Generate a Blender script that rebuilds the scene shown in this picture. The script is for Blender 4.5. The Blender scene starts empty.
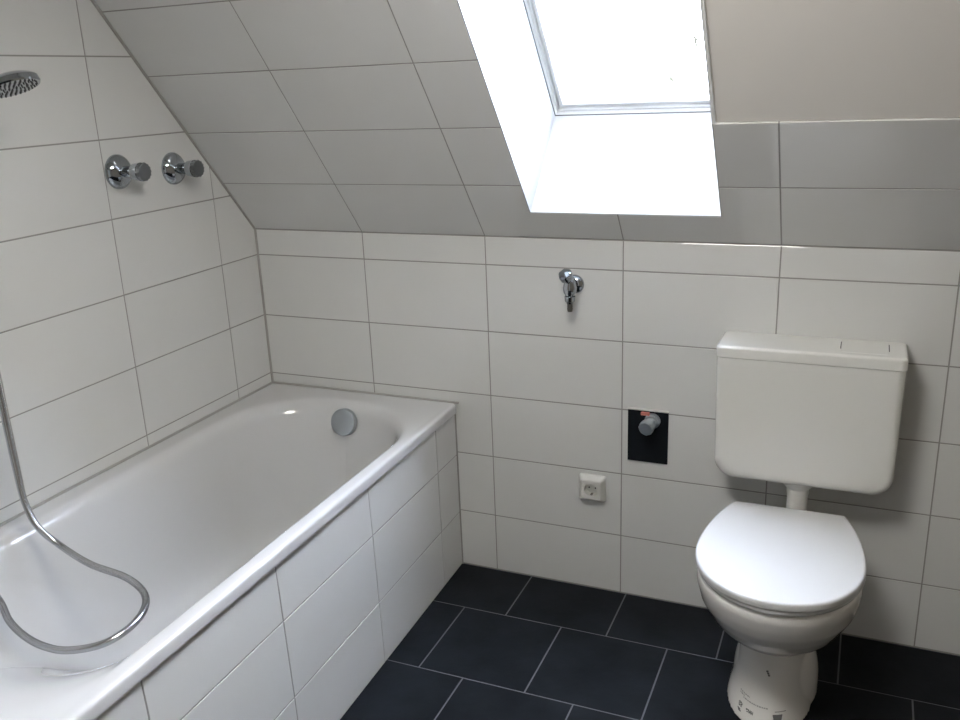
import bpy, bmesh, math, random
from mathutils import Vector, Matrix
R = random.Random(7)
S = bpy.context.scene
COL = S.collection
PI = math.pi

# ------------------------------------------------------------------ helpers
def V(*a): return Vector(a)

def obj(name, bm, mats, parent=None, smooth=False, bevel=0, angle=35):
    me = bpy.data.meshes.new(name)
    bmesh.ops.recalc_face_normals(bm, faces=bm.faces)
    bm.to_mesh(me); bm.free()
    o = bpy.data.objects.new(name, me)
    COL.objects.link(o)
    for m in (mats if isinstance(mats, (list, tuple)) else [mats]): me.materials.append(m)
    if parent: o.parent = parent
    if bevel:
        b = o.modifiers.new('bevel', 'BEVEL'); b.width = bevel; b.segments = 3
        b.limit_method = 'ANGLE'; b.angle_limit = math.radians(angle)
        smooth = True
    if smooth:
        for p in me.polygons: p.use_smooth = True
        if smooth == 'auto' or bevel:
            a = math.radians(angle)
            b2 = bmesh.new(); b2.from_mesh(me)
            for e in b2.edges:
                if len(e.link_faces) == 2 and e.calc_face_angle(0) > a: e.smooth = False
            b2.to_mesh(me); b2.free()
    if bevel or smooth == 'auto':
        w = o.modifiers.new('normals', 'WEIGHTED_NORMAL'); w.keep_sharp = not bevel; w.mode = 'FACE_AREA'; w.weight = 50
    return o

def tag(o, label=None, cat=None, group=None, kind=None):
    if label: o['label'] = label
    if cat: o['category'] = cat
    if group: o['group'] = group
    if kind: o['kind'] = kind
    return o

def thing(name, label, cat, loc, group=None):
    o = bpy.data.objects.new(name, None); o.empty_display_size = .05
    o.location = loc; COL.objects.link(o)
    return tag(o, label, cat, group)

def box(bm, a, b, mat=0):
    vs = [bm.verts.new((x, y, z)) for x in (a[0], b[0]) for y in (a[1], b[1]) for z in (a[2], b[2])]
    for f in ((0,1,3,2),(4,6,7,5),(0,4,5,1),(2,3,7,6),(0,2,6,4),(1,5,7,3)):
        bm.faces.new([vs[i] for i in f]).material_index = mat

def loft(bm, rings, cap0=True, cap1=True, closed=True, mat=0):
    R_ = [[bm.verts.new(p) for p in r] for r in rings]
    n = len(R_[0])
    for a, b in zip(R_[:-1], R_[1:]):
        for i in range(n if closed else n-1):
            j = (i+1) % n
            bm.faces.new((a[i], a[j], b[j], b[i])).material_index = mat
    if cap0: bm.faces.new(R_[0]).material_index = mat
    if cap1: bm.faces.new(R_[-1]).material_index = mat
    return R_

def frame_of(d):
    d = Vector(d).normalized()
    a = Vector((0,0,1)) if abs(d.z) < .9 else Vector((1,0,0))
    u = d.cross(a).normalized(); w = d.cross(u).normalized()
    return d, u, w

def lathe(bm, o, d, prof, n=32, mat=0, cap0=True, cap1=True, ripple=None):
    """prof: list of (distance along d, radius)"""
    o = Vector(o); d, u, w = frame_of(d)
    rings = []
    for k, (t, r) in enumerate(prof):
        ring = []
        for i in range(n):
            a = 2*PI*i/n
            rr = r
            if ripple and ripple[0] <= k <= ripple[1]: rr = r*(1+ripple[3]*math.cos(ripple[2]*a))
            ring.append(o + d*t + u*(rr*math.cos(a)) + w*(rr*math.sin(a)))
        rings.append(ring)
    loft(bm, rings, cap0, cap1, mat=mat)

def catmull(pts, step=.004):
    P = [Vector(p) for p in pts]
    P = [P[0]*2-P[1]] + P + [P[-1]*2-P[-2]]
    out = []
    for i in range(1, len(P)-2):
        a, b, c, d = P[i-1:i+3]
        n = max(2, int((c-b).length/step))
        for k in range(n):
            t = k/n
            out.append(.5*((2*b)+(c-a)*t+(2*a-5*b+4*c-d)*t*t+(3*b-a-3*c+d)*t**3))
    out.append(P[-2])
    return out

def sweep(bm, pts, rad, n=12, mat=0):
    """rad: float or function(index, fraction)"""
    rings = []; N = len(pts)
    t = (pts[1]-pts[0]).normalized(); _, u, _ = frame_of(t)
    for i, p in enumerate(pts):
        t = (pts[min(i+1, N-1)]-pts[max(i-1, 0)]).normalized()
        u = (u - t*u.dot(t)).normalized(); w = t.cross(u)
        r = rad(i, i/(N-1)) if callable(rad) else rad
        rings.append([p + u*(r*math.cos(2*PI*k/n)) + w*(r*math.sin(2*PI*k/n)) for k in range(n)])
    loft(bm, rings, mat=mat)

# ------------------------------------------------------------------ materials
def mat(name, col, rough=.5, metal=0., coat=0., spec=.5, **kw):
    m = bpy.data.materials.new(name); m.use_nodes = True
    b = m.node_tree.nodes['Principled BSDF']
    b.inputs['Base Color'].default_value = (*col, 1)
    b.inputs['Roughness'].default_value = rough
    b.inputs['Metallic'].default_value = metal
    b.inputs['Coat Weight'].default_value = coat
    b.inputs['Coat Roughness'].default_value = .04
    b.inputs['Specular IOR Level'].default_value = spec
    return m

def noise_bump(m, scale, strength, dist=.001, rough=None, colvar=None, detail=3, stretch=None):
    nt = m.node_tree; N = nt.nodes; L = nt.links; b = N['Principled BSDF']
    tc = N.new('ShaderNodeTexCoord'); mp = N.new('ShaderNodeMapping')
    L.new(tc.outputs['Object'], mp.inputs[0])
    if stretch: mp.inputs['Scale'].default_value = stretch
    nz = N.new('ShaderNodeTexNoise'); nz.inputs['Scale'].default_value = scale; nz.inputs['Detail'].default_value = detail
    L.new(mp.outputs[0], nz.inputs['Vector'])
    bp = N.new('ShaderNodeBump'); bp.inputs['Strength'].default_value = strength; bp.inputs['Distance'].default_value = dist
    L.new(nz.outputs['Fac'], bp.inputs['Height']); L.new(bp.outputs[0], b.inputs['Normal'])
    if colvar:
        n2 = N.new('ShaderNodeTexNoise'); n2.inputs['Scale'].default_value = colvar[0]; n2.inputs['Detail'].default_value = 4
        L.new(mp.outputs[0], n2.inputs['Vector'])
        cr = N.new('ShaderNodeValToRGB')
        cr.color_ramp.elements[0].position = .3; cr.color_ramp.elements[1].position = .7
        cr.color_ramp.elements[0].color = (*colvar[1], 1); cr.color_ramp.elements[1].color = (*colvar[2], 1)
        L.new(n2.outputs['Fac'], cr.inputs[0]); L.new(cr.outputs[0], b.inputs['Base Color'])
    if rough:
        n3 = N.new('ShaderNodeTexNoise'); n3.inputs['Scale'].default_value = rough[0]
        L.new(mp.outputs[0], n3.inputs['Vector'])
        mr = N.new('ShaderNodeMapRange'); mr.inputs[3].default_value = rough[1]; mr.inputs[4].default_value = rough[2]
        L.new(n3.outputs['Fac'], mr.inputs[0]); L.new(mr.outputs[0], b.inputs['Roughness'])

M = {}
M['tile'] = mat('white_glazed_tile', (.70, .70, .685), .045, spec=.9)
noise_bump(M['tile'], 4, .05, .004, colvar=(3, (.685, .685, .67), (.715, .715, .70)), detail=0)
M['grout'] = mat('grey_grout', (.30, .295, .28), .9)
noise_bump(M['grout'], 300, .4)
M['slate'] = mat('dark_slate_tile', (.020, .024, .030), .45, spec=.08)
noise_bump(M['slate'], 45, .35, .0012, rough=(9, .36, .56), colvar=(7, (.006, .0075, .0095), (.0115, .014, .0175)), detail=6)
M['floor_grout'] = mat('light_floor_grout', (.105, .11, .12), .9)
M['plaster'] = mat('white_wall_paint', (.82, .79, .745), .85)
noise_bump(M['plaster'], 160, .25, .0008, detail=5)
M['enamel'] = mat('white_enamel', (.63, .63, .63), .13, coat=.35)
M['ceramic'] = mat('white_sanitary_ceramic', (.84, .825, .80), .1, coat=.6)
M['lidplastic'] = mat('bright_white_plastic', (.69, .69, .69), .2)
M['cistern'] = mat('white_cistern_plastic', (.74, .735, .70), .12)
M['pipeplastic'] = mat('white_pipe_plastic', (.76, .75, .72), .35)
M['chrome'] = mat('chrome', (.42, .45, .48), .06, metal=1)
M['satin'] = mat('satin_chrome', (.50, .54, .57), .32, metal=1)
M['hose'] = mat('chrome_hose', (.50, .51, .53), .24, metal=1)
M['dark'] = mat('dark_grey_rubber', (.035, .037, .04), .5)
M['handle_end'] = mat('dark_chrome_cap', (.26, .275, .29), .35, metal=1)
M['brass'] = mat('dull_metal', (.22, .21, .19), .45, metal=1)
M['red'] = mat('faded_red_plastic', (.60, .20, .16), .5)
M['lens'] = mat('clear_grey_plastic', (.42, .42, .40), .2)
M['socket'] = mat('white_socket_plastic', (.66, .655, .62), .3)
M['silicone'] = mat('grey_silicone', (.38, .37, .345), .5)
M['frame'] = mat('white_window_paint', (.85, .86, .86), .4)
M['gap'] = mat('dark_gap', (.05, .05, .05), .8)
M['beige'] = mat('beige_wall_paint', (.40, .36, .30), .8)
noise_bump(M['beige'], 160, .25, .0008)
M['door'] = mat('white_door_paint', (.76, .75, .72), .4)
M['ink'] = mat('faded_grey_ink', (.16, .16, .16), .6)
M['ink_light'] = mat('pale_grey_ink', (.38, .37, .36), .6)
M['leaf'] = mat('dry_leaf', (.45, .42, .33), .8)

g = bpy.data.materials.new('window_glass'); g.use_nodes = True
nt = g.node_tree; nt.nodes.clear()
out = nt.nodes.new('ShaderNodeOutputMaterial'); mx = nt.nodes.new('ShaderNodeMixShader')
tr = nt.nodes.new('ShaderNodeBsdfTransparent'); gl = nt.nodes.new('ShaderNodeBsdfGlossy'); fr = nt.nodes.new('ShaderNodeFresnel')
tr.inputs[0].default_value = (.95, .98, .97, 1); gl.inputs['Roughness'].default_value = .02; fr.inputs[0].default_value = 1.3
nt.links.new(fr.outputs[0], mx.inputs[0]); nt.links.new(tr.outputs[0], mx.inputs[1]); nt.links.new(gl.outputs[0], mx.inputs[2])
nt.links.new(mx.outputs[0], out.inputs[0]); M['glass'] = g

# ------------------------------------------------------------------ tiling
FZ = .007                      # floor height
KZ = 1.0831                    # where the slope starts
TH = .88397                    # pitch of the slope
XR, YF, ZC = 2.75, -3.05, 2.36 # right wall, wall behind the camera, ceiling
CT, ST = math.cos(TH), math.sin(TH)
SMAX = (ZC-KZ)/ST
YTOP = -SMAX*CT

def clip_poly(poly, planes):
    """planes (a,b,c): keep a*u+b*v<=c"""
    for a, b, c in planes:
        res = []
        for i in range(len(poly)):
            p, q = poly[i], poly[(i+1) % len(poly)]
            dp = a*p[0]+b*p[1]-c; dq = a*q[0]+b*q[1]-c
            if dp <= 0: res.append(p)
            if (dp < 0 < dq) or (dq < 0 < dp):
                t = dp/(dp-dq); res.append((p[0]+t*(q[0]-p[0]), p[1]+t*(q[1]-p[1])))
        poly = res
        if len(poly) < 3: return []
    return poly

def inset_poly(poly, d):
    n = len(poly); res = []
    A = sum(poly[i][0]*poly[(i+1) % n][1]-poly[(i+1) % n][0]*poly[i][1] for i in range(n))
    sg = 1 if A > 0 else -1
    L = []
    for i in range(n):
        p, q = poly[i], poly[(i+1) % n]
        dx, dy = q[0]-p[0], q[1]-p[1]; l = math.hypot(dx, dy)
        nx, ny = -dy/l*sg, dx/l*sg
        L.append(((p[0]+nx*d, p[1]+ny*d), (dx/l, dy/l)))
    for i in range(n):
        (p, r), (q, s) = L[i-1], L[i]
        cr = r[0]*s[1]-r[1]*s[0]
        if abs(cr) < 1e-6: res.append(q); continue
        t = ((q[0]-p[0])*s[1]-(q[1]-p[1])*s[0])/cr
        res.append((p[0]+r[0]*t, p[1]+r[1]*t))
    return res

def cleanup(poly, eps=.002):
    out = []
    for p in poly:
        if not out or math.hypot(p[0]-out[-1][0], p[1]-out[-1][1]) > eps: out.append(p)
    if len(out) > 1 and math.hypot(out[0][0]-out[-1][0], out[0][1]-out[-1][1]) <= eps: out.pop()
    return out

def rect_minus(u0, u1, v0, v1, H):
    a, b, c, d = H
    if a >= u1 or b <= u0 or c >= v1 or d <= v0: return [[(u0,v0),(u1,v0),(u1,v1),(u0,v1)]]
    full_u = a <= u0 and b >= u1; full_v = c <= v0 and d >= v1
    if full_u and full_v: return []
    if full_u:
        r = []
        if c > v0: r.append([(u0,v0),(u1,v0),(u1,c),(u0,c)])
        if d < v1: r.append([(u0,d),(u1,d),(u1,v1),(u0,v1)])
        return r
    if full_v:
        r = []
        if a > u0: r.append([(u0,v0),(a,v0),(a,v1),(u0,v1)])
        if b < u1: r.append([(b,v0),(u1,v0),(u1,v1),(b,v1)])
        return r
    if c > v0:                                  # hole in the upper part
        if a > u0: return [[(u0,v0),(u1,v0),(u1,c),(a,c),(a,v1),(u0,v1)]]
        return [[(u0,v0),(u1,v0),(u1,v1),(b,v1),(b,c),(u0,c)]]
    if a > u0: return [[(u0,v0),(a,v0),(a,d),(u1,d),(u1,v1),(u0,v1)]]
    return [[(b,v0),(u1,v0),(u1,v1),(u0,v1),(u0,d),(b,d)]]

def tiles(bm, fmap, us, vs, planes=(), hole=None, grout=.0036, low=-.0011, tilt=.00045, mat=0, bev=.0009):
    """us: list of joints or function(row)->joints; fmap(u, v, h)->point with h towards the room"""
    for j in range(len(vs)-1):
        U = us(j) if callable(us) else us
        for i in range(len(U)-1):
            for poly in (rect_minus(U[i], U[i+1], vs[j], vs[j+1], hole) if hole else [[(U[i],vs[j]),(U[i+1],vs[j]),(U[i+1],vs[j+1]),(U[i],vs[j+1])]]):
                if min(abs(poly[0][0]-poly[1][0])+abs(poly[0][1]-poly[1][1]), 1) < .004: continue
                if planes: poly = cleanup(clip_poly(poly, planes))
                if len(poly) < 3: continue
                ex = max(p[0] for p in poly)-min(p[0] for p in poly); ey = max(p[1] for p in poly)-min(p[1] for p in poly)
                if min(ex, ey) < .008: continue
                a = inset_poly(poly, grout/2); b = inset_poly(poly, grout/2+bev)
                cu = (U[i]+U[i+1])/2; cv = (vs[j]+vs[j+1])/2
                t0, tu, tv = R.uniform(-.2,.2)*tilt, R.uniform(-1,1)*tilt/.2, R.uniform(-1,1)*tilt/.13
                h = lambda p: t0+tu*(p[0]-cu)+tv*(p[1]-cv)
                r0 = [bm.verts.new(fmap(p[0], p[1], low-.001)) for p in a]
                r1 = [bm.verts.new(fmap(p[0], p[1], h(p)-bev*.4)) for p in a]
                r2 = [bm.verts.new(fmap(p[0], p[1], h(p))) for p in b]
                n = len(a)
                for k in range(n):
                    l = (k+1) % n
                    bm.faces.new((r0[k], r0[l], r1[l], r1[k])).material_index = mat
                    bm.faces.new((r1[k], r1[l], r2[l], r2[k])).material_index = mat
                bm.faces.new(r2).material_index = mat

def prism(bm, fmap, poly, h0, h1, mat=0):
    a = [bm.verts.new(fmap(u, v, h0)) for u, v in poly]; b = [bm.verts.new(fmap(u, v, h1)) for u, v in poly]
    n = len(poly)
    for k in range(n):
        bm.faces.new((a[k], a[(k+1) % n], b[(k+1) % n], b[k])).material_index = mat
    bm.faces.new(a).material_index = mat; bm.faces.new(b).material_index = mat

W, RH, A0, B0, S1 = .4028, .2, .3928, .1789, .2029
LOW = -.0011
back_map = lambda u, v, h: V(u, -h, v)
left_map = lambda u, v, h: V(h, u, v)                      # u = y
slope_map = lambda u, s, h: V(u, -s*CT-h*ST, KZ+s*ST-h*CT)

def struct(o): o['kind'] = 'structure'; return o

# back wall
bm = bmesh.new()
prism(bm, back_map, [(-.12, -.1), (XR+.12, -.1), (XR+.12, KZ+.0), (-.12, KZ+.0)], -.14, LOW, 1)
us = [0]+[A0+W*k for k in range(8)]
tiles(bm, back_map, us, [0, .2, .4, .6, .8, 1.0, KZ], planes=[(-1,0,-.003),(1,0,XR-.003),(0,1,KZ-.001),(0,-1,-FZ-.002)])
struct(obj('wall_back', bm, [M['tile'], M['grout']]))

# left wall (gable shaped)
bm = bmesh.new()
prism(bm, left_map, [(.0, -.1), (0, KZ), (YTOP-.06, ZC+.075), (YF-.12, ZC+.075), (YF-.12, -.1)], -.14, LOW, 1)
ul = sorted([0]+[-(B0+W*k) for k in range(9)])
nx, nz = ST, CT    # slope line: y*ST + (z-KZ)*CT <= 0
tiles(bm, left_map, ul, [0]+[.2*k for k in range(1, 13)],
      planes=[(1,0,-.003),(-1,0,-YF-.003),(0,1,ZC-.003),(0,-1,-FZ-.002),(nx,nz,KZ*nz-.0035)])
struct(obj('wall_left', bm, [M['tile'], M['grout']]))

# slope with the roof window opening
HX0, HX1, HS0, HS1 = .9585, 1.4605, .1005, 1.14
PS = .4                       # tiles right of the window end here
bm = bmesh.new()
def slab(poly, h0, h1, m): prism(bm, slope_map, poly, h0, h1, m)
TK = -.262
e = -.12
slab([(e,-.16),(HX0,-.16),(HX0,SMAX+.1),(e,SMAX+.1)], TK, LOW, 1)
slab([(HX0,-.16),(HX1,-.16),(HX1,HS0),(HX0,HS0)], TK, LOW, 1)
slab([(HX0,HS1),(HX1,HS1),(HX1,SMAX+.1),(HX0,SMAX+.1)], TK, LOW, 1)
slab([(HX1,-.16),(XR+.12,-.16),(XR+.12,PS),(HX1,PS)], TK, LOW, 1)
slab([(HX1,PS),(XR+.12,PS),(XR+.12,SMAX+.1),(HX1,SMAX+.1)], TK, -.008, 2)
us = [0]+[A0+W*k for k in range(8)]
vs = [0, S1]+[S1+.2*k for k in range(1, 9)]
PL = [(-1,0,-.0035),(0,-1,-.001),(0,1,SMAX-.002),(1,0,XR-.003)]
hole = (HX0, HX1, HS0, HS1)
tiles(bm, slope_map, us, vs[:3], planes=None, hole=hole, low=-.004)
tiles(bm, slope_map, [u for u in us if u < HX0]+[HX1], vs[2:], planes=PL[:], hole=hole) if False else None
tiles(bm, slope_map, [0, us[1], us[2], HX0], vs[2:], planes=PL)
tiles(bm, slope_map, [HX0, us[3], HX1], [HS1, vs[7], vs[8], vs[9]] if HS1 < vs[7] else [HS1, vs[8], vs[9]], planes=PL)
struct(obj('wall_slope', bm, [M['tile'], M['grout'], M['plaster']]))

# right wall, wall behind the camera, ceiling, floor
bm = bmesh.new()
prism(bm, lambda u, v, h: V(XR-h, u, v), [(0, -.1), (0, KZ), (YTOP-.06, ZC+.075), (YF-.12, ZC+.075), (YF-.12, -.1)], -.14, 0, 0)
struct(obj('wall_right', bm, [M['beige']]))
bm = bmesh.new()
fm = lambda u, v, h: V(u, YF+h, v)
DX0, DX1, DZ = 1.2, 2.06, 2.03
prism(bm, fm, [(-.12,-.1),(DX0,-.1),(DX0,ZC+.075),(-.12,ZC+.075)], -.14, 0, 0)
prism(bm, fm, [(DX1,-.1),(XR+.12,-.1),(XR+.12,ZC+.075),(DX1,ZC+.075)], -.14, 0, 0)
prism(bm, fm, [(DX0,DZ),(DX1,DZ),(DX1,ZC+.075),(DX0,ZC+.075)], -.14, 0, 0)
struct(obj('wall_front', bm, [M['beige']]))
bm = bmesh.new()
box(bm, (-.12, YF-.12, ZC), (XR+.12, YTOP+.03, ZC+.14))
struct(obj('ceiling', bm, [M['plaster']]))
bm = bmesh.new()
box(bm, (-.12, YF-.12, -.1), (XR+.12, .12, FZ-.0008), 1)
T = .3025
FJ = [.914, .7835]            # joints of alternating rows
def fu(j):
    o = (FJ[0] if j % 2 == 0 else FJ[1]) - T*4
    return [o+T*k for k in range(0, 12)]
rows = [-.0005]+[-.2295-.305*k for k in range(0, 10)]
fmapf = lambda u, v, h: V(u, -v, FZ+h)
tiles(bm, fmapf, fu, [-r for r in rows], planes=[(-1,0,-.002),(1,0,XR-.002),(0,1,-YF-.002)], grout=.0042, low=-.0008, tilt=.00012, bev=.0004)
struct(obj('floor', bm, [M['slate'], M['floor_grout']]))

# door behind the camera
bm = bmesh.new()
box(bm, (DX0+.03, YF-.09, FZ+.005), (DX1-.03, YF-.05, DZ-.03))
d = struct(obj('door_1', bm, M['door'], bevel=.002))
bm = bmesh.new()
for a, b in (((DX0-.05, YF-.141, FZ), (DX0+.03, YF+.012, DZ+.05)), ((DX1-.03, YF-.141, FZ), (DX1+.05, YF+.012, DZ+.05)), ((DX0+.03, YF-.141, DZ-.03), (DX1-.03, YF+.012, DZ+.05))):
    box(bm, a, b)
obj('door_frame', bm, M['door'], d, bevel=.003)
bm = bmesh.new()
lathe(bm, (DX1-.10, YF-.05, 1.05), (0,1,0), [(0,.025),(.006,.025),(.008,.01),(.05,.01)])
box(bm, (DX1-.22, YF-.008, 1.04), (DX1-.09, YF+.006, 1.06))
obj('door_handle', bm, M['chrome'], d, bevel=.001)

# silicone joints
bm = bmesh.new()                                  # tub to back and left wall
sweep(bm, [V(.004,-.004,.5665), V(.69,-.004,.5665)], .0040, 8)
sweep(bm, [V(.004,-.004,.5665), V(.004,-1.70,.5665)], .0040, 8)
struct(obj('trim_1', bm, M['silicone'], smooth='auto'))
bm = bmesh.new()                                  # wall corner and slope edge
sweep(bm, [V(.0005,-.0005,.57), V(.0005,-.0005,KZ)], .0035, 8)
sweep(bm, [V(.0005,-.0005,KZ), V(.0005,-.0005,KZ)+V(0,-CT,ST)*1.62], .0038, 8)
struct(obj('trim_2', bm, M['silicone'], smooth='auto'))

# ------------------------------------------------------------------ roof window
D1 = .26
IX0, IX1, IS0, IS1 = .987, 1.4595, .2035, 1.09
def quad_ring(bm, a, ha, b, hb, mat=0, th=.01):
    """lining between rectangle a (x0,x1,s0,s1) at depth ha and b at depth hb, with thickness"""
    def c(r, h, g=0): x0,x1,s0,s1 = r; return [slope_map(x0-g,s0-g,h), slope_map(x1+g,s0-g,h), slope_map(x1+g,s1+g,h), slope_map(x0-g,s1+g,h)]
    loft(bm, [c(a,ha), c(b,hb), c(b,hb,th), c(a,ha,th), c(a,ha)], False, False, mat=mat)
win = thing('window_1', None, None, slope_map((HX0+HX1)/2, .6, 0)); struct(win)
def wpart(name, bm, m, parent=None, **k):
    bmesh.ops.translate(bm, vec=-win.location, verts=bm.verts)
    o = obj(name, bm, m, **k); o.parent = parent or win
    return o
bm = bmesh.new()
quad_ring(bm, (HX0+.001,HX1-.001,HS0+.001,HS1-.001), -.0015, (IX0,IX1,IS0,IS1), -D1, th=.008)
wpart('window_reveal', bm, M['frame'])
bm = bmesh.new()
g_ = .0035
fx0, fx1, fs0, fs1 = IX0+g_, IX1-g_, IS0+g_, IS1-g_
quad_ring(bm, (fx0,fx1,fs0,fs1), -D1-.001, (fx0,fx1,fs0,fs1), -D1-.10, th=.05)
quad_ring(bm, (fx0+.006,fx1-.006,fs0+.006,fs1-.006), -D1-.012, (fx0+.006,fx1-.006,fs0+.006,fs1-.006), -D1-.085, th=.007)
wpart('window_frame', bm, M['frame'], bevel=.001)
bm = bmesh.new()
quad_ring(bm, (IX0-.003,IX1+.003,IS0-.003,IS1+.003), -D1+.001, (fx0,fx1,fs0,fs1), -D1-.002, th=.002)
wpart('window_gasket', bm, M['gap'])
bm = bmesh.new()
sx0, sx1, ss0, ss1 = fx0+.0075, fx1-.0075, fs0+.0075, fs1-.0075
quad_ring(bm, (sx0+.011,sx1-.011,ss0+.011,ss1-.011), -D1-.02, (sx0+.011,sx1-.011,ss0+.011,ss1-.011), -D1-.08, th=.010)
sash = wpart('window_sash', bm, M['frame'], bevel=.001)
bm = bmesh.new()
prism(bm, slope_map, [(sx0+.009,ss0+.009),(sx1-.009,ss0+.009),(sx1-.009,ss1-.009),(sx0+.009,ss1-.009)], -D1-.054, -D1-.050)
wpart('pane', bm, M['glass'])

lm = M['leaf'].node_tree; tb = lm.nodes.new('ShaderNodeBsdfTranslucent'); tb.inputs[0].default_value = (.12, .12, .11, 1)
ms = lm.nodes.new('ShaderNodeMixShader'); ms.inputs[0].default_value = .85
lm.links.new(lm.nodes['Principled BSDF'].outputs[0], ms.inputs[1]); lm.links.new(tb.outputs[0], ms.inputs[2]); lm.links.new(ms.outputs[0], lm.nodes['Material Output'].inputs[0])
def fleck(label, u, s_, pts, grp=None):
    bm = bmesh.new(); prism(bm, lambda a, b, h: slope_map(a, b, h)-slope_map(0, 0, 0), [(a*.001, b*.001) for a, b in pts], 0, .0006)
    o = obj('leaf_fragment', bm, M['leaf']); o.location = slope_map(u, s_, -D1-.0552)
    tag(o, label, 'leaf fragment', grp)
fleck('pale triangular bit of leaf stuck low on the roof window glass', 1.304, .270, [(-11,-9),(12,-11),(3,-2),(-5,13)])
fleck('pale curled bit of leaf near the right edge of the roof window glass', 1.371, .38, [(-10,18),(-3,12),(4,20),(3,10),(9,4),(3,-3),(8,-14),(2,-20),(-4,-17),(1,-12),(-4,-2),(0,5),(-8,8)])
fleck('tiny pale speck of leaf low at the left side of the roof window glass', 1.0407, .263, [(-2,-6),(3,-8),(3,2),(-1,8)])
fleck('tiny pale speck of leaf highest at the left of the roof window glass', 1.108, .383, [(-7,-3),(-2,-6),(3,0),(8,-4),(8,3),(-4,4)])
fleck('thin flat speck of leaf left beside the triangular bit on the glass', 1.233, .259, [(-9,-3),(9,-3),(6,2),(-7,2)])

# ------------------------------------------------------------------ bathtub
def rrect(x0, x1, y0, y1, rs, z, n=12):
    """rounded rectangle seen from above, y0 the wall end (larger); rs = radii (wall-left, wall-right, foot-right, foot-left)"""
    pts = []
    cs = [(x0, y0, 1, -1, rs[0], 180, 90), (x1, y0, -1, -1, rs[1], 90, 0), (x1, y1, -1, 1, rs[2], 0, -90), (x0, y1, 1, 1, rs[3], -90, -180)]
    for cx, cy, sx, sy, r, a0, a1 in cs:
        ox, oy = cx+sx*r, cy+sy*r
        for k in range(n+1):
            a = math.radians(a0+(a1-a0)*k/n)
            pts.append(V(ox+r*math.cos(a), oy+r*math.sin(a), z))
    # even out long sides with extra points
    out = []
    N = len(pts)
    for i, p in enumerate(pts):
        out.append(p)
        if i % (n+1) == n:
            q = pts[(i+1) % N]
            for k in range(1, 12): out.append(p.lerp(q, k/12))
    return out
TAPER = .011                 # the tub stands very slightly askew to the left wall
tub = thing('bathtub', 'white enamelled built-in bathtub filling the corner below the sloped tiles', 'bathtub', (.34, -.85, FZ))
def part(root, name, bm, m, label=None, parent=None, **k):
    bmesh.ops.translate(bm, vec=-root.location, verts=bm.verts)
    o = obj(name, bm, m, **k)
    o.parent = parent or root
    if label: o['label'] = label
    return o
X1, Y1, ZR = .6845, -1.70, .5645
q = .003
rings = []
def hull(x0,x1,y0,y1,z): rings.append(rrect(x0,x1,y0,y1,(.05,)*4, z))
hull(.30,.40,-.40,-.70,.112); hull(.10,.60,-.14,-1.30,.112); hull(.04,.64,-.06,-1.55,.30); hull(.02,.652,-.03,-1.62,.50)
def rg(x0,x1,y0,y1,z,r): rings.append(rrect(x0,x1,y0,y1,(r if isinstance(r,(tuple,list)) else (r,)*4), z))
c4 = (.006,.012,.012,.006)
rg(q+.004, X1-.006, -q-.004, Y1+.006, .5335, c4)
rg(q, X1-.001, -q, Y1+.001, .5325, c4)
rg(q, X1, -q, Y1, .537, c4)
rg(q, X1-.0005, -q, Y1+.0005, .5555, c4)
rg(q, X1-.0017, -q, Y1+.002, .5602, c4)
rg(q, X1-.0050, -q, Y1+.005, .5635, c4)
rg(q, X1-.0100, -q, Y1+.010, ZR, c4)
rg(q+.002, X1-.016, -q-.002, Y1+.016, ZR, c4)
rg(.034, .659, -.058, -1.63, ZR-.0006, (0.2, 0.2, 0.14, 0.14))
rg(.054, .6490, -.072, -1.605, ZR-.0016, (0.25, 0.255, 0.2, 0.2))
rg(.062, .6430, -.080, -1.585, ZR-.0045, (0.25, 0.27, 0.225, 0.225))
rg(.070, .6385, -.088, -1.56, ZR-.010, (0.25, 0.27, 0.24, 0.24))
rg(.077, .631, -.096, -1.52, ZR-.020, (0.25, 0.27, 0.255, 0.25))
rg(.083, .629, -.104, -1.475, .530, (0.25, 0.27, 0.265, 0.25))
rg(.088, .622, -.112, -1.42, .505, (0.25, 0.265, 0.27, 0.25))
rg(.094, .614, -.122, -1.35, .465, (0.25, 0.26, 0.27, 0.25))
rg(.100, .606, -.132, -1.28, .415, (0.25, 0.255, 0.265, 0.25))
rg(.106, .599, -.143, -1.215, .360, (0.25, 0.25, 0.26, 0.25))
rg(.113, .591, -.155, -1.15, .300, (0.24, 0.24, 0.255, 0.25))
rg(.121, .583, -.167, -1.09, .245, (0.23, 0.23, 0.24, 0.24))
rg(.132, .572, -.182, -1.035, .205, (0.215, 0.215, 0.22, 0.22))
rg(.148, .556, -.200, -0.99, .178, (0.2, 0.2, 0.2, 0.2))
rg(.172, .532, -.225, -0.94, .160, (0.185, 0.185, 0.18, 0.18))
rg(.205, .499, -.26, -0.89, .151, (0.165, 0.165, 0.155, 0.155))
rg(.25, .454, -.31, -.82, .147, (0.13, 0.13, 0.12, 0.12))
rg(.31, .394, -.40, -.72, .146, (0.08, 0.08, 0.08, 0.08))
bm = bmesh.new(); loft(bm, rings, True, True)
for v_ in bm.verts: v_.co.x += TAPER*-v_.co.y*v_.co.x/.69
shell = part(tub, 'tub_shell', bm, M['enamel'], smooth=True)
sb = shell.modifiers.new('smoothing', 'SUBSURF'); sb.levels = 1; sb.render_levels = 2
bm = bmesh.new()
od = V(.0, -.97, .26).normalized(); oc = V(.352, -.117, .508)
lathe(bm, oc-od*.012, od, [(0,.034),(.014,.034),(.016,.0425),(.031,.0425),(.0335,.0405),(.0345,.036),(.0345,.0005)], 40)
part(tub, 'overflow_knob', bm, M['satin'], 'grey satin overflow knob', smooth='auto')
bm = bmesh.new()
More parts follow.
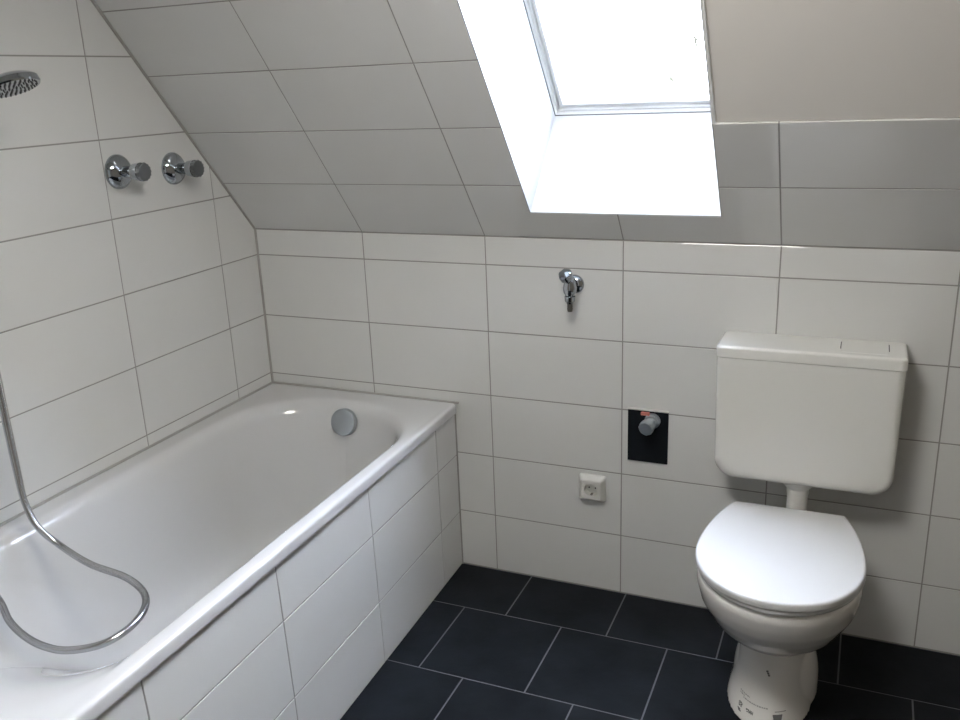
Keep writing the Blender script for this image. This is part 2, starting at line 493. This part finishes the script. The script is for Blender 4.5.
lathe(bm, (.352,-.56,.144), (0,0,1), [(0,.033),(.004,.033),(.006,.030),(.006,.024),(.0045,.022),(.011,.020),(.012,.001)], 36)
part(tub, 'drain', bm, M['chrome'], 'chrome drain', smooth='auto')

# tiled panel in front of the tub
PX = .6745
pan = None
bm = bmesh.new()
lean = lambda y, z: -y*(TAPER+.015*(1-z/.532))      # the masonry is not perfectly plumb
NY, NZ = 30, 8
gy = [-.001-1.689*i/NY for i in range(NY+1)]; gz = [FZ-.0005+(.5327-FZ)*j/NZ for j in range(NZ+1)]
front = [[bm.verts.new((PX-.0016+lean(y, z), y, z)) for z in gz] for y in gy]
rear = [[bm.verts.new((.662, y, z)) for z in gz] for y in gy]
for i in range(NY):
    for j in range(NZ):
        for G in (front, rear): bm.faces.new((G[i][j], G[i+1][j], G[i+1][j+1], G[i][j+1])).material_index = 1
    for j in (0, NZ): bm.faces.new((front[i][j], front[i+1][j], rear[i+1][j], rear[i][j])).material_index = 1
for j in range(NZ):
    for i in (0, NY): bm.faces.new((front[i][j], front[i][j+1], rear[i][j+1], rear[i][j])).material_index = 1
box(bm, (.004, -1.69, FZ-.0005), (.685, -1.675, .5322), 1)
pm = lambda u, v, h: V(PX+h+lean(u, v), u, v)
pu = sorted([0, -.1435]+[-(.1435+.4045*k) for k in range(1, 4)]+[-1.6905])
tiles(bm, pm, pu, [0, .194, .391, .5322], planes=[(1,0,-.0035),(0,-1,-FZ-.001)])
pm2 = lambda u, v, h: V(u, -1.6905-h, v)
tiles(bm, pm2, [.0, .2875, .6885], [0, .194, .391, .5322], planes=[(-1,0,-.003),(0,-1,-FZ-.001)])
o = obj('bath_panel', bm, [M['tile'], M['grout']])
tag(o, 'white tiled masonry panel closing the front of the bathtub down to the floor', 'bath panel')
# silicone where the panel meets the back wall
bm = bmesh.new(); sweep(bm, [V(PX+.0005,-.002,FZ), V(PX+.0005,-.002,.53)], .003, 8)
struct(obj('trim_3', bm, M['grout'], smooth='auto'))

# ------------------------------------------------------------------ concealed valves on the left wall
def copy_thing(root, **kw):
    r = root.copy(); COL.objects.link(r)
    for k, v in kw.items(): r[k] = v
    for ch in [c for c in root.children]:
        c = ch.copy(); COL.objects.link(c); c.parent = r
        for gch in ch.children:
            d_ = gch.copy(); COL.objects.link(d_); d_.parent = c
    return r
v1 = thing('wall_valve', 'chrome round shower valve knob nearer the shower head, left of the pair', 'valve', (.0008, -.537, 1.317), 'concealed shower valves on the left wall')
p0 = v1.location
bm = bmesh.new()
lathe(bm, p0, (1,0,0), [(0,.0445),(.004,.0445),(.008,.0425),(.015,.037),(.021,.028),(.025,.018),(.026,.013)], 48)
part(v1, 'escutcheon', bm, M['chrome'], smooth='auto')
bm = bmesh.new()
lathe(bm, p0+V(.024,0,0), (1,0,0), [(0,.0145),(.022,.0155),(.03,.019),(.034,.0215),(.054,.0235),(.0555,.0235)], 40, cap0=False)
hd = part(v1, 'handle', bm, M['chrome'], smooth='auto')
bm = bmesh.new()
lathe(bm, p0+V(.0785,0,0), (1,0,0), [(0,.0215),(.009,.0232),(.0125,.0220),(.0135,.019),(.0135,.0005)], 72, ripple=(0,2,14,.05))
part(v1, 'handle_cap', bm, M['handle_end'], 'dark ridged handle end', hd, smooth='auto')
v2 = copy_thing(v1, label='chrome round shower valve knob next to the slanted tile edge, right of the pair')
v2.location = (.0008, -.334, 1.305)

# ------------------------------------------------------------------ hand shower
hs = thing('hand_shower', 'chrome hand shower head poking into view high on the left wall', 'shower head', (.002, -1.27, 1.44))
bm = bmesh.new()
hn = V(.345, .02, -1).normalized()
hc = V(.205, -.985, 1.540)
ax = V(-.915, -.403, -.33).normalized()
fc = hc + hn*.012
lathe(bm, hc-hn*.014, hn, [(0,.004),(.001,.018),(.004,.034),(.009,.046),(.015,.0535),(.025,.0550),(.0285,.0530)], 48)
head = part(hs, 'shower_head', bm, M['chrome'], smooth='auto')
bm = bmesh.new()
lathe(bm, hc+hn*.0125, hn, [(0,.050),(.0012,.0495),(.0014,.0005)], 48)
_, uu, ww = frame_of(hn)
for rad, cnt in ((.008,6),(.018,12),(.028,18),(.038,24),(.046,30)):
    for k in range(cnt):
        a = 2*PI*k/cnt
        lathe(bm, hc+hn*.0135+uu*rad*math.cos(a)+ww*rad*math.sin(a), hn, [(0,.0018),(.0035,.0012)], 8, mat=1)
part(hs, 'spray_face', bm, [M['lens'], M['dark']], 'grey spray face with dark nozzles', smooth='auto')
bm = bmesh.new()
grip = catmull([hc-V(0,0,0)+ax*.035, hc+ax*.075+V(0,-.01,-.004), V(.115,-1.13,1.475), V(.085,-1.215,1.43), V(.070,-1.262,1.395)], .006)
sweep(bm, grip, lambda i, t: .0165-.005*math.sin(PI*min(1,t*1.4))+.002*t, 20)
part(hs, 'handle', bm, M['chrome'], smooth='auto')
hold = thing('shower_holder', 'chrome wall bracket holding the hand shower on the left wall', 'bracket', (.0008, -1.245, 1.42))
bm = bmesh.new()
lathe(bm, (.0008,-1.245,1.412), (1,0,0), [(0,.026),(.01,.026),(.014,.014),(.05,.013)], 32)
lathe(bm, (.0745,-1.2415,1.412), (-.30,-.85,-.65), [(-.014,.0175),(-.014,.021),(.014,.019),(.014,.0155),(-.014,.0175)], 32, cap0=False, cap1=False)
part(hold, 'bracket', bm, M['chrome'], smooth='auto')

# hose
hp = [V(.066,-1.285,1.375), V(.055,-1.285,1.32), V(.048,-1.20,1.22), V(.052,-1.10,1.12), V(.055,-1.045,1.01), V(.058,-1.040,.876), V(.064,-1.044,.802), V(.075,-1.051,.709), V(.098,-1.064,.64), V(.130,-1.069,.585),
      V(.175,-1.056,.538), V(.268,-1.066,.515), V(.378,-1.076,.510), V(.455,-1.105,.508), V(.505,-1.153,.509), V(.520,-1.208,.503),
      V(.500,-1.262,.494), V(.435,-1.289,.481), V(.366,-1.287,.472), V(.287,-1.267,.464), V(.200,-1.232,.458), V(.129,-1.195,.470), V(.085,-1.20,.53), V(.055,-1.27,.65), V(.042,-1.35,.745)]
bm = bmesh.new()
path = catmull(hp, .0021)
sweep(bm, path, lambda i, t: .0077 if i % 2 else .0068, 12)
hose = thing('shower_hose', 'ribbed chrome shower hose looping down the left wall into the bathtub', 'hose', (.05,-1.35,.74))
part(hose, 'hose_tube', bm, M['hose'], smooth=True)
bm = bmesh.new()
d0 = (hp[1]-hp[0]).normalized()
lathe(bm, hp[0]-d0*.02, d0, [(0,.011),(.03,.011),(.045,.008)], 24)
part(hose, 'hose_nut', bm, M['chrome'], smooth='auto')
bm = bmesh.new()
d0 = (hp[-2]-hp[-1]).normalized()
lathe(bm, hp[-1]-d0*.02, d0, [(0,.011),(.03,.011),(.045,.008)], 24)
part(hose, 'hose_nut', bm, M['chrome'], smooth='auto')
el = thing('hose_outlet', 'chrome wall elbow feeding the shower hose above the bathtub', 'wall outlet', (.0008,-1.352,.772))
bm = bmesh.new()
lathe(bm, (.0008,-1.352,.775), (1,0,0), [(0,.028),(.008,.028),(.012,.013),(.045,.013),(.05,.009)], 32)
lathe(bm, (.040,-1.352,.775), (0,.1,-1), [(0,.012),(.022,.011)], 24)
part(el, 'elbow', bm, M['chrome'], smooth='auto')

# ------------------------------------------------------------------ bib tap on the back wall
bt = thing('wall_tap', 'small chrome hose tap on the tiled wall under the roof window', 'tap', (1.072, -.0008, .957))
bm = bmesh.new()
lathe(bm, (1.063,-.0008,.957), (0,-1,0), [(0,.0265),(.004,.0265),(.009,.0235),(.013,.017),(.014,.0125),(.030,.0125),(.030,.0145),(.036,.0145),(.036,.011)], 36)
part(bt, 'escutcheon', bm, M['chrome'], smooth='auto')
bm = bmesh.new()
lathe(bm, (1.063,-.034,.957), (.02,-1,0), [(0,.011),(.026,.0125)], 28)
lathe(bm, (1.0665,-.060,.982), (0,0,-1), [(0,.011),(.004,.0150),(.022,.0190),(.034,.0180),(.042,.0135),(.046,.0125),(.046,.0150),(.060,.0140),(.062,.0110),(.067,.0085)], 32)
body = part(bt, 'tap_body', bm, M['chrome'], smooth='auto')
bm = bmesh.new()
lathe(bm, (1.0665,-.060,.917), (0,0,-1), [(0,.0070),(.004,.0068),(.005,.0078),(.009,.0066),(.010,.0078),(.014,.0066),(.015,.0078),(.024,.0064),(.024,.0045),(.018,.0045)], 24)
part(bt, 'hose_spigot', bm, M['brass'], 'dull ribbed spigot', smooth='auto')
bm = bmesh.new()
hx = V(-.12,-.62,.78).normalized()
lathe(bm, (1.064,-.062,.977), hx, [(0,.010),(.010,.010),(.012,.014),(.014,.0175),(.030,.0190),(.034,.0170),(.036,.012),(.037,.0005)], 48, ripple=(3,5,6,.05))
part(bt, 'tap_handle', bm, M['chrome'], smooth='auto')

# ------------------------------------------------------------------ shut-off valve on a slate plate
sv = thing('shut_off_valve', 'chrome valve knob sticking out of a dark slate rectangle in the white wall', 'valve', (1.274, -.0005, .53))
bm = bmesh.new(); box(bm, (1.2175,-.0065,.4505), (1.3315,-.0005,.6065))
part(sv, 'slate_plate', bm, M['slate'], bevel=.0008)
bm = bmesh.new(); box(bm, (1.2165,-.0105,.6066), (1.3320,-.0005,.6100))
part(sv, 'edge_trim', bm, M['socket'], 'white edging strip on top', bevel=.0008)
bm = bmesh.new()
lathe(bm, (1.288,-.0065,.579), (0,-1,0), [(0,.022),(.006,.022),(.008,.017),(.013,.017),(.015,.0195),(.019,.0195),(.021,.013),(.026,.013)], 32)
part(sv, 'collar', bm, M['satin'], smooth='auto')
bm = bmesh.new()
lathe(bm, (1.286,-.030,.578), (-.16,-1,-.10), [(0,.014),(.006,.019),(.022,.0205),(.032,.0205),(.036,.018),(.037,.0005)], 40, ripple=(1,3,8,.03))
part(sv, 'knob', bm, M['satin'], smooth='auto')
bm = bmesh.new(); box(bm, (1.256,-.0175,.5950), (1.281,-.0066,.6035))
part(sv, 'red_marker', bm, M['red'], 'faded red tag', bevel=.002)

# ------------------------------------------------------------------ socket
sk = thing('power_socket', 'white square wall socket low on the tiled back wall', 'socket', (1.113, -.0005, .347))
bm = bmesh.new()
cxx, czz = 1.1135, .347
def rr2(cx, cz, hw, hh, r, y, n=6):
    pts = []
    for sx, sz, a0 in ((1,1,0),(-1,1,90),(-1,-1,180),(1,-1,270)):
        for k in range(n+1):
            a = math.radians(a0+90*k/n)
            pts.append(V(cx+sx*(hw-r)+r*math.cos(a), y, cz+sz*(hh-r)+r*math.sin(a)))
    return pts
def circ(cx, cz, r, y, n=28, ph=0):
    return [V(cx+r*math.cos(2*PI*(k+.5)/n+ph), y, cz+r*math.sin(2*PI*(k+.5)/n+ph)) for k in range(n)]
loft(bm, [rr2(cxx,czz,.0400,.0400,.006,-.0005), rr2(cxx,czz,.0400,.0400,.006,-.010), rr2(cxx,czz,.0385,.0385,.007,-.014), rr2(cxx,czz,.0315,.0315,.008,-.0245), rr2(cxx,czz,.0295,.0295,.008,-.0255), rr2(cxx,czz,.0285,.0285,.006,-.0255), rr2(cxx,czz,.0285,.0285,.006,-.0200)], True, False)
part(sk, 'socket_frame', bm, M['socket'], smooth='auto')
bm = bmesh.new()
loft(bm, [rr2(cxx,czz,.0278,.0278,.006,-.0195), rr2(cxx,czz,.0278,.0278,.006,-.0250), circ(cxx,czz,.0215,-.0265), circ(cxx,czz,.0195,-.0265), circ(cxx,czz,.0190,-.0070)], False, True)
ins = part(sk, 'socket_insert', bm, M['socket'], smooth='auto')
for sx in (-1, 1):
    bm = bmesh.new(); lathe(bm, (cxx+sx*.0095,-.0070,czz), (0,-1,0), [(0,.0026),(.0008,.0026)], 14)
    part(sk, 'pin_hole', bm, M['dark'], None, ins)
for sz in (-1, 1):
    bm = bmesh.new(); box(bm, (cxx-.003,-.0220,czz+sz*.0175-.0008), (cxx+.003,-.007,czz+sz*.0175+.0008))
    part(sk, 'earth_clip', bm, M['brass'], None, ins)

# ------------------------------------------------------------------ cistern
ci = thing('toilet_cistern', 'white plastic flush tank hung on the tiled wall above the toilet', 'cistern', (1.691, -.002, .50))
def front_shape(x0, x1, z0, z1, rb, rt, y, n=10):
    pts = []
    for cx, cz, r, a0 in ((x1-rt, z1-rt, rt, 0), (x0+rt, z1-rt, rt, 90), (x0+rb, z0+rb, rb, 180), (x1-rb, z0+rb, rb, 270)):
        for k in range(n+1):
            a = math.radians(a0+90*k/n); pts.append(V(cx+r*math.cos(a), y, cz+r*math.sin(a)))
    return pts
bm = bmesh.new()
x0, x1, z0, z1 = 1.4725, 1.9080, .4880, .8215
def tankring(i, y, dz=0):
    return [V(p.x+(.004 if p.x < 1.69 else -.002)*max(0, (.70-p.z)/.2), p.y+max(0,(.62-p.z))*.12*(1 if y < -.05 else 0), p.z) for p in front_shape(x0+i, x1-i, z0+i+dz, z1, .050-i*.3, .002, y)]
loft(bm, [tankring(.006,-.002,.012), tankring(.001,-.05,.006), tankring(0,-.115), tankring(.001,-.127), tankring(.004,-.1355), tankring(.010,-.1405), tankring(.018,-.1420), tankring(.030,-.1422)], True, True)
part(ci, 'tank', bm, M['cistern'], smooth='auto', angle=50)
bm = bmesh.new()
def lidring(i, z): return rrect(1.4715+i, 1.9090-i, -.002, -.1440+i, (.003,.003,.016,.016), z, 6)
loft(bm, [lidring(.004,.8225), lidring(.0008,.8230), lidring(0,.8245), lidring(.0005,.8455), lidring(.0018,.8490), lidring(.0045,.8512), lidring(.008,.8520), lidring(.012,.8522)], True, True)
ld = part(ci, 'tank_lid', bm, M['cistern'], smooth='auto', angle=60)
bm = bmesh.new()
box(bm, (1.7585,-.090,.8505), (1.7605,-.030,.8527)); part(ci, 'button_gap', bm, M['gap'])
bm = bmesh.new(); box(bm, (1.8665,-.090,.8505), (1.8685,-.030,.8527)); part(ci, 'button_gap', bm, M['gap'])
bm = bmesh.new(); box(bm, (1.7610,-.118,.8505), (1.8660,-.012,.8530))
part(ci, 'flush_button', bm, M['cistern'], bevel=.001)
bm = bmesh.new()
PXX = 1.685
lathe(bm, (PXX,-.070,.500), (0,0,-1), [(0,.041),(.018,.041),(.026,.037),(.034,.031),(.036,.0275),(.052,.0275)], 36)
part(ci, 'flush_pipe_nut', bm, M['pipeplastic'], smooth='auto')
bm = bmesh.new()
sweep(bm, catmull([V(PXX,-.070,.46), V(PXX,-.070,.42), V(PXX,-.072,.36), V(PXX,-.09,.32), V(PXX,-.125,.31)], .008), .0255, 24)
part(ci, 'flush_pipe', bm, M['pipeplastic'], smooth='auto')

# ------------------------------------------------------------------ toilet
tl = thing('toilet', 'white floor standing toilet with closed lid below the wall mounted flush tank', 'toilet', (1.67, -.33, FZ))
CX = 1.6695
def pan_outline(hw, hb, yb, yf, z, n=48, cx=CX, p=2.0, ym=None):
    """D-like outline: straight back edge of half width hb at yb, widest hw, round front at yf"""
    ym = ym if ym is not None else (yf + (yb-yf)*.46)
    pts = []
    # front half ellipse from +x to -x
    for k in range(n+1):
        a = -PI*k/n
        ca, sa = math.cos(a), math.sin(a)
        pts.append(V(cx+hw*math.copysign(abs(ca)**(2/p), ca), ym+(ym-yf)*-abs(sa)**(2/p), z))
    # left flank back to the rear edge
    m = 12
    for k in range(1, m+1):
        t = k/m; x = hw-(hw-hb)*t**1.9; pts.append(V(cx-x, ym+(yb-ym)*t, z))
    for k in range(1, 8): pts.append(V(cx-hb+2*hb*k/8, yb, z))
    for k in range(m, 0, -1):
        t = k/m; x = hw-(hw-hb)*t**1.9; pts.append(V(cx+x, ym+(yb-ym)*t, z))
    return pts
bm = bmesh.new()
YM = -.385
loft(bm, [
    pan_outline(.176,.135,-.135,-.582,.3985,ym=YM), pan_outline(.182,.138,-.132,-.588,.392,ym=YM), pan_outline(.183,.138,-.13,-.589,.378,ym=YM),
    pan_outline(.1825,.136,-.13,-.586,.366,ym=YM), pan_outline(.180,.132,-.13,-.582,.350,ym=-.38), pan_outline(.175,.125,-.12,-.572,.325,ym=-.375),
    pan_outline(.163,.115,-.11,-.556,.297,ym=-.36), pan_outline(.150,.105,-.10,-.533,.268,ym=-.35), pan_outline(.133,.095,-.10,-.502,.240,ym=-.33),
    pan_outline(.112,.085,-.09,-.462,.216,ym=-.31), pan_outline(.093,.078,-.09,-.425,.198,ym=-.30), pan_outline(.083,.075,-.09,-.405,.186,ym=-.29,cx=CX-.001),
    pan_outline(.079,.074,-.09,-.398,.172,ym=-.28,cx=CX-.002), pan_outline(.079,.076,-.09,-.406,.14,ym=-.29,cx=CX-.003), pan_outline(.082,.08,-.09,-.424,.10,ym=-.30,cx=CX-.004),
    pan_outline(.089,.085,-.09,-.446,.06,ym=-.31,cx=CX-.005), pan_outline(.097,.09,-.09,-.463,.03,ym=-.32,cx=CX-.005), pan_outline(.102,.09,-.09,-.474,FZ-.0005,ym=-.32,cx=CX-.005)])
# side lobes of the foot
for s in (-1, 1):
    rr_ = []
    for k in range(13):
        z = FZ + .155*k/12
        f = math.sqrt(max(0.0004, 1-((z-.045)/.128)**2)) if z > .045 else 1
        rr_.append([V(CX-.001+s*(.040+(.067 if s > 0 else .058)*f*max(.0, math.cos(a))), -.275+(.105*f+.005)*math.sin(a), z) for a in [2*PI*i/40 for i in range(40)]])
    loft(bm, rr_)
bowl = part(tl, 'bowl', bm, M['ceramic'], smooth=True)
rm = bowl.modifiers.new('merge', 'REMESH'); rm.mode = 'VOXEL'; rm.voxel_size = .004; rm.use_smooth_shade = True
sm = bowl.modifiers.new('smooth', 'SMOOTH'); sm.factor = .5; sm.iterations = 8
bm = bmesh.new()
loft(bm, [pan_outline(.168,.12,-.150,-.572,.4005,ym=YM), pan_outline(.181,.136,-.143,-.590,.4015,ym=YM), pan_outline(.183,.137,-.142,-.593,.405,ym=YM), pan_outline(.183,.137,-.142,-.593,.410,ym=YM), pan_outline(.180,.134,-.144,-.589,.413,ym=YM), pan_outline(.165,.12,-.150,-.570,.4135,ym=YM)])
part(tl, 'seat', bm, M['lidplastic'], smooth='auto', angle=60)
bm = bmesh.new()
def lo(i, z): return pan_outline(.1865-i, .1360-i, -.137-i, -.5965+i, z, ym=YM, p=2.08)
loft(bm, [lo(.006,.4150), lo(.0015,.4155), lo(0,.418), lo(0,.427), lo(.0008,.4310), lo(.0028,.4335), lo(.0055,.4344), lo(.009,.4347)])
part(tl, 'lid', bm, M['lidplastic'], smooth='auto', angle=60)
for s in (-1, 1):
    bm = bmesh.new()
    lathe(bm, (CX+s*.0775-.012,-.130,.412), (1,0,0), [(0,.0085),(.024,.0085)], 20)
    lathe(bm, (CX+s*.0775,-.130,.398), (0,0,1), [(0,.012),(.006,.012),(.009,.008)], 20)
    part(tl, 'hinge', bm, M['chrome'], smooth='auto')
# floor screw cap on the side lobes, faint printed sticker on the front of the foot
def on_foot(x, z):
    # point on the front of the foot
    prof = [(.0065,.102,-.474,-.32),(.03,.097,-.463,-.32),(.06,.089,-.446,-.31),(.10,.082,-.424,-.30),(.14,.079,-.406,-.29),(.172,.079,-.398,-.28)]
    for p, q in zip(prof[:-1], prof[1:]):
        if z <= q[0] or q is prof[-1]:
            t = (z-p[0])/(q[0]-p[0]); hw, yf, ym = (p[i]+(q[i]-p[i])*t for i in (1,2,3)); break
    u = max(-.98, min(.98, (x-CX+.004)/hw))
    return V(x, ym-(ym-yf)*math.sqrt(1-u*u)-.0022, z)
def patch(bm, x0, x1, z0, z1, m=0, sk=0):
    n = max(1, int((x1-x0)/.004))
    for k in range(n):
        a, b = x0+(x1-x0)*k/n, x0+(x1-x0)*(k+1)/n
        vs_ = [bm.verts.new(on_foot(x, z)+V(0, dy, 0)) for dy in (0, .0008) for x, z in ((a,z0+sk*(a-x0)),(b,z0+sk*(b-x0)),(b,z1+sk*(b-x0)),(a,z1+sk*(a-x0)))]
        for f in ((0,1,2,3),(7,6,5,4),(0,4,5,1),(1,5,6,2),(2,6,7,3),(3,7,4,0)): bm.faces.new([vs_[i] for i in f]).material_index = m
bm = bmesh.new()
r2 = random.Random(3)
for zz, xa, xb in ((.0645, 1.604, 1.628), (.0600, 1.604, 1.616), (.0560, 1.613, 1.672)):
    x = xa
    while x < xb:
        w = r2.uniform(.0015, .005); patch(bm, x, min(x+w, xb), zz-.0012, zz+.0010, 1); x += w+.0014
for x, w, h in ((1.603,.011,.010),(1.622,.019,.0065)):
    for a in range(int(w/.0016)):
        for b in range(int(h/.0016)):
            if r2.random() < .8: patch(bm, x+a*.0016, x+a*.0016+.0015, .034+b*.0016, .0356+b*.0016, 0)
for a, b in ((1.601,.027),(1.6025,.024)): patch(bm, a, a+.007, b, b+.003, 0)
for a in range(6):
    patch(bm, 1.690-.0012*a, 1.7035+.0003*a, .0260+a*.0032, .0290+a*.0032, 0)
patch(bm, 1.688, 1.712, .0500, .0514, 1); patch(bm, 1.645, 1.684, .0225, .0240, 1)
part(tl, 'printed_sticker', bm, [M['ink'], M['ink_light']], 'faded grey print')
bm = bmesh.new()
for k in range(3): patch(bm, 1.6605+.0022*k, 1.6655+.0022*k, .130-.004*k, .1335-.004*k, 0)
part(tl, 'printed_mark', bm, M['ink'], 'small dark print')

# ------------------------------------------------------------------ light
w = bpy.data.worlds.new('sky'); S.world = w; w.use_nodes = True
nt = w.node_tree; bg = nt.nodes['Background']
bg.inputs['Color'].default_value = (.81, .868, 1.11, 1); bg.inputs['Strength'].default_value = 33

sd = bpy.data.lights.new('added_sun', 'SUN'); sd.energy = 380; sd.angle = math.radians(1); sd.color = (1, .97, .92)
so_ = bpy.data.objects.new('added_sun', sd); COL.objects.link(so_)
tv = V(-.42, .40, -.90).normalized()                # sun put in high behind the ridge, grazing and brightening only the window lining
so_.rotation_euler = (-tv).to_track_quat('Z', 'Y').to_euler(); so_.location = (2, -2, 6)
LX, LY = 1.3, -1.38
fill_lamp = thing('added_fill_light', 'added unseen fill light, a round white pendant with opal disc above the bathtub edge', 'fill_lamp', (LX, LY, ZC))  # unseen fill light, added to brighten walls the skylight leaves too dark
LZ = 2.02
bm = bmesh.new(); lathe(bm, (LX,LY,ZC), (0,0,-1), [(0,.06),(.025,.06),(.035,.05),(.036,.006),(ZC-LZ,.006)], 32)
part(fill_lamp, 'fill_light_rose', bm, M['door'], smooth='auto')
bm = bmesh.new(); lathe(bm, (LX,LY,LZ+.012), (0,0,-1), [(0,.265),(.012,.27),(.022,.265),(.022,.255)], 64)
part(fill_lamp, 'fill_light_base', bm, M['door'], smooth='auto')
M['glow'] = mat('fill_light_glow', (.8,.8,.8), .4)
gb = M['glow'].node_tree.nodes['Principled BSDF']; gb.inputs['Emission Color'].default_value = (1, .97, .92, 1); gb.inputs['Emission Strength'].default_value = 34
bm = bmesh.new(); lathe(bm, (LX,LY,LZ-.0105), (0,0,-1), [(0,.255),(.012,.25),(.03,.21),(.042,.14),(.048,.07),(.05,.001)], 64)
part(fill_lamp, 'fill_light_disc', bm, M['glow'], smooth='auto')

# ------------------------------------------------------------------ camera
cd = bpy.data.cameras.new('camera'); cam = bpy.data.objects.new('camera', cd); COL.objects.link(cam)
y_, p_, r_ = .41485, -.3034, -.04123
fw = V(-math.sin(y_)*math.cos(p_), math.cos(y_)*math.cos(p_), math.sin(p_))
rt = V(math.cos(y_), math.sin(y_), 0); up = rt.cross(fw)
rt2 = rt*math.cos(r_)+up*math.sin(r_); up2 = up*math.cos(r_)-rt*math.sin(r_)
mt = Matrix((rt2, up2, -fw)).transposed().to_4x4(); mt.translation = V(1.78995, -2.32664, 1.50544)
cam.matrix_world = mt
cd.sensor_width = 36; cd.lens = 892.02555/960*36; cd.clip_start = .02
S.camera = cam
S.view_settings.view_transform = 'Standard'; S.view_settings.look = 'None'
S.view_settings.exposure = 0; S.view_settings.gamma = 1
try: S.view_settings.use_curve_mapping = False
except Exception: pass
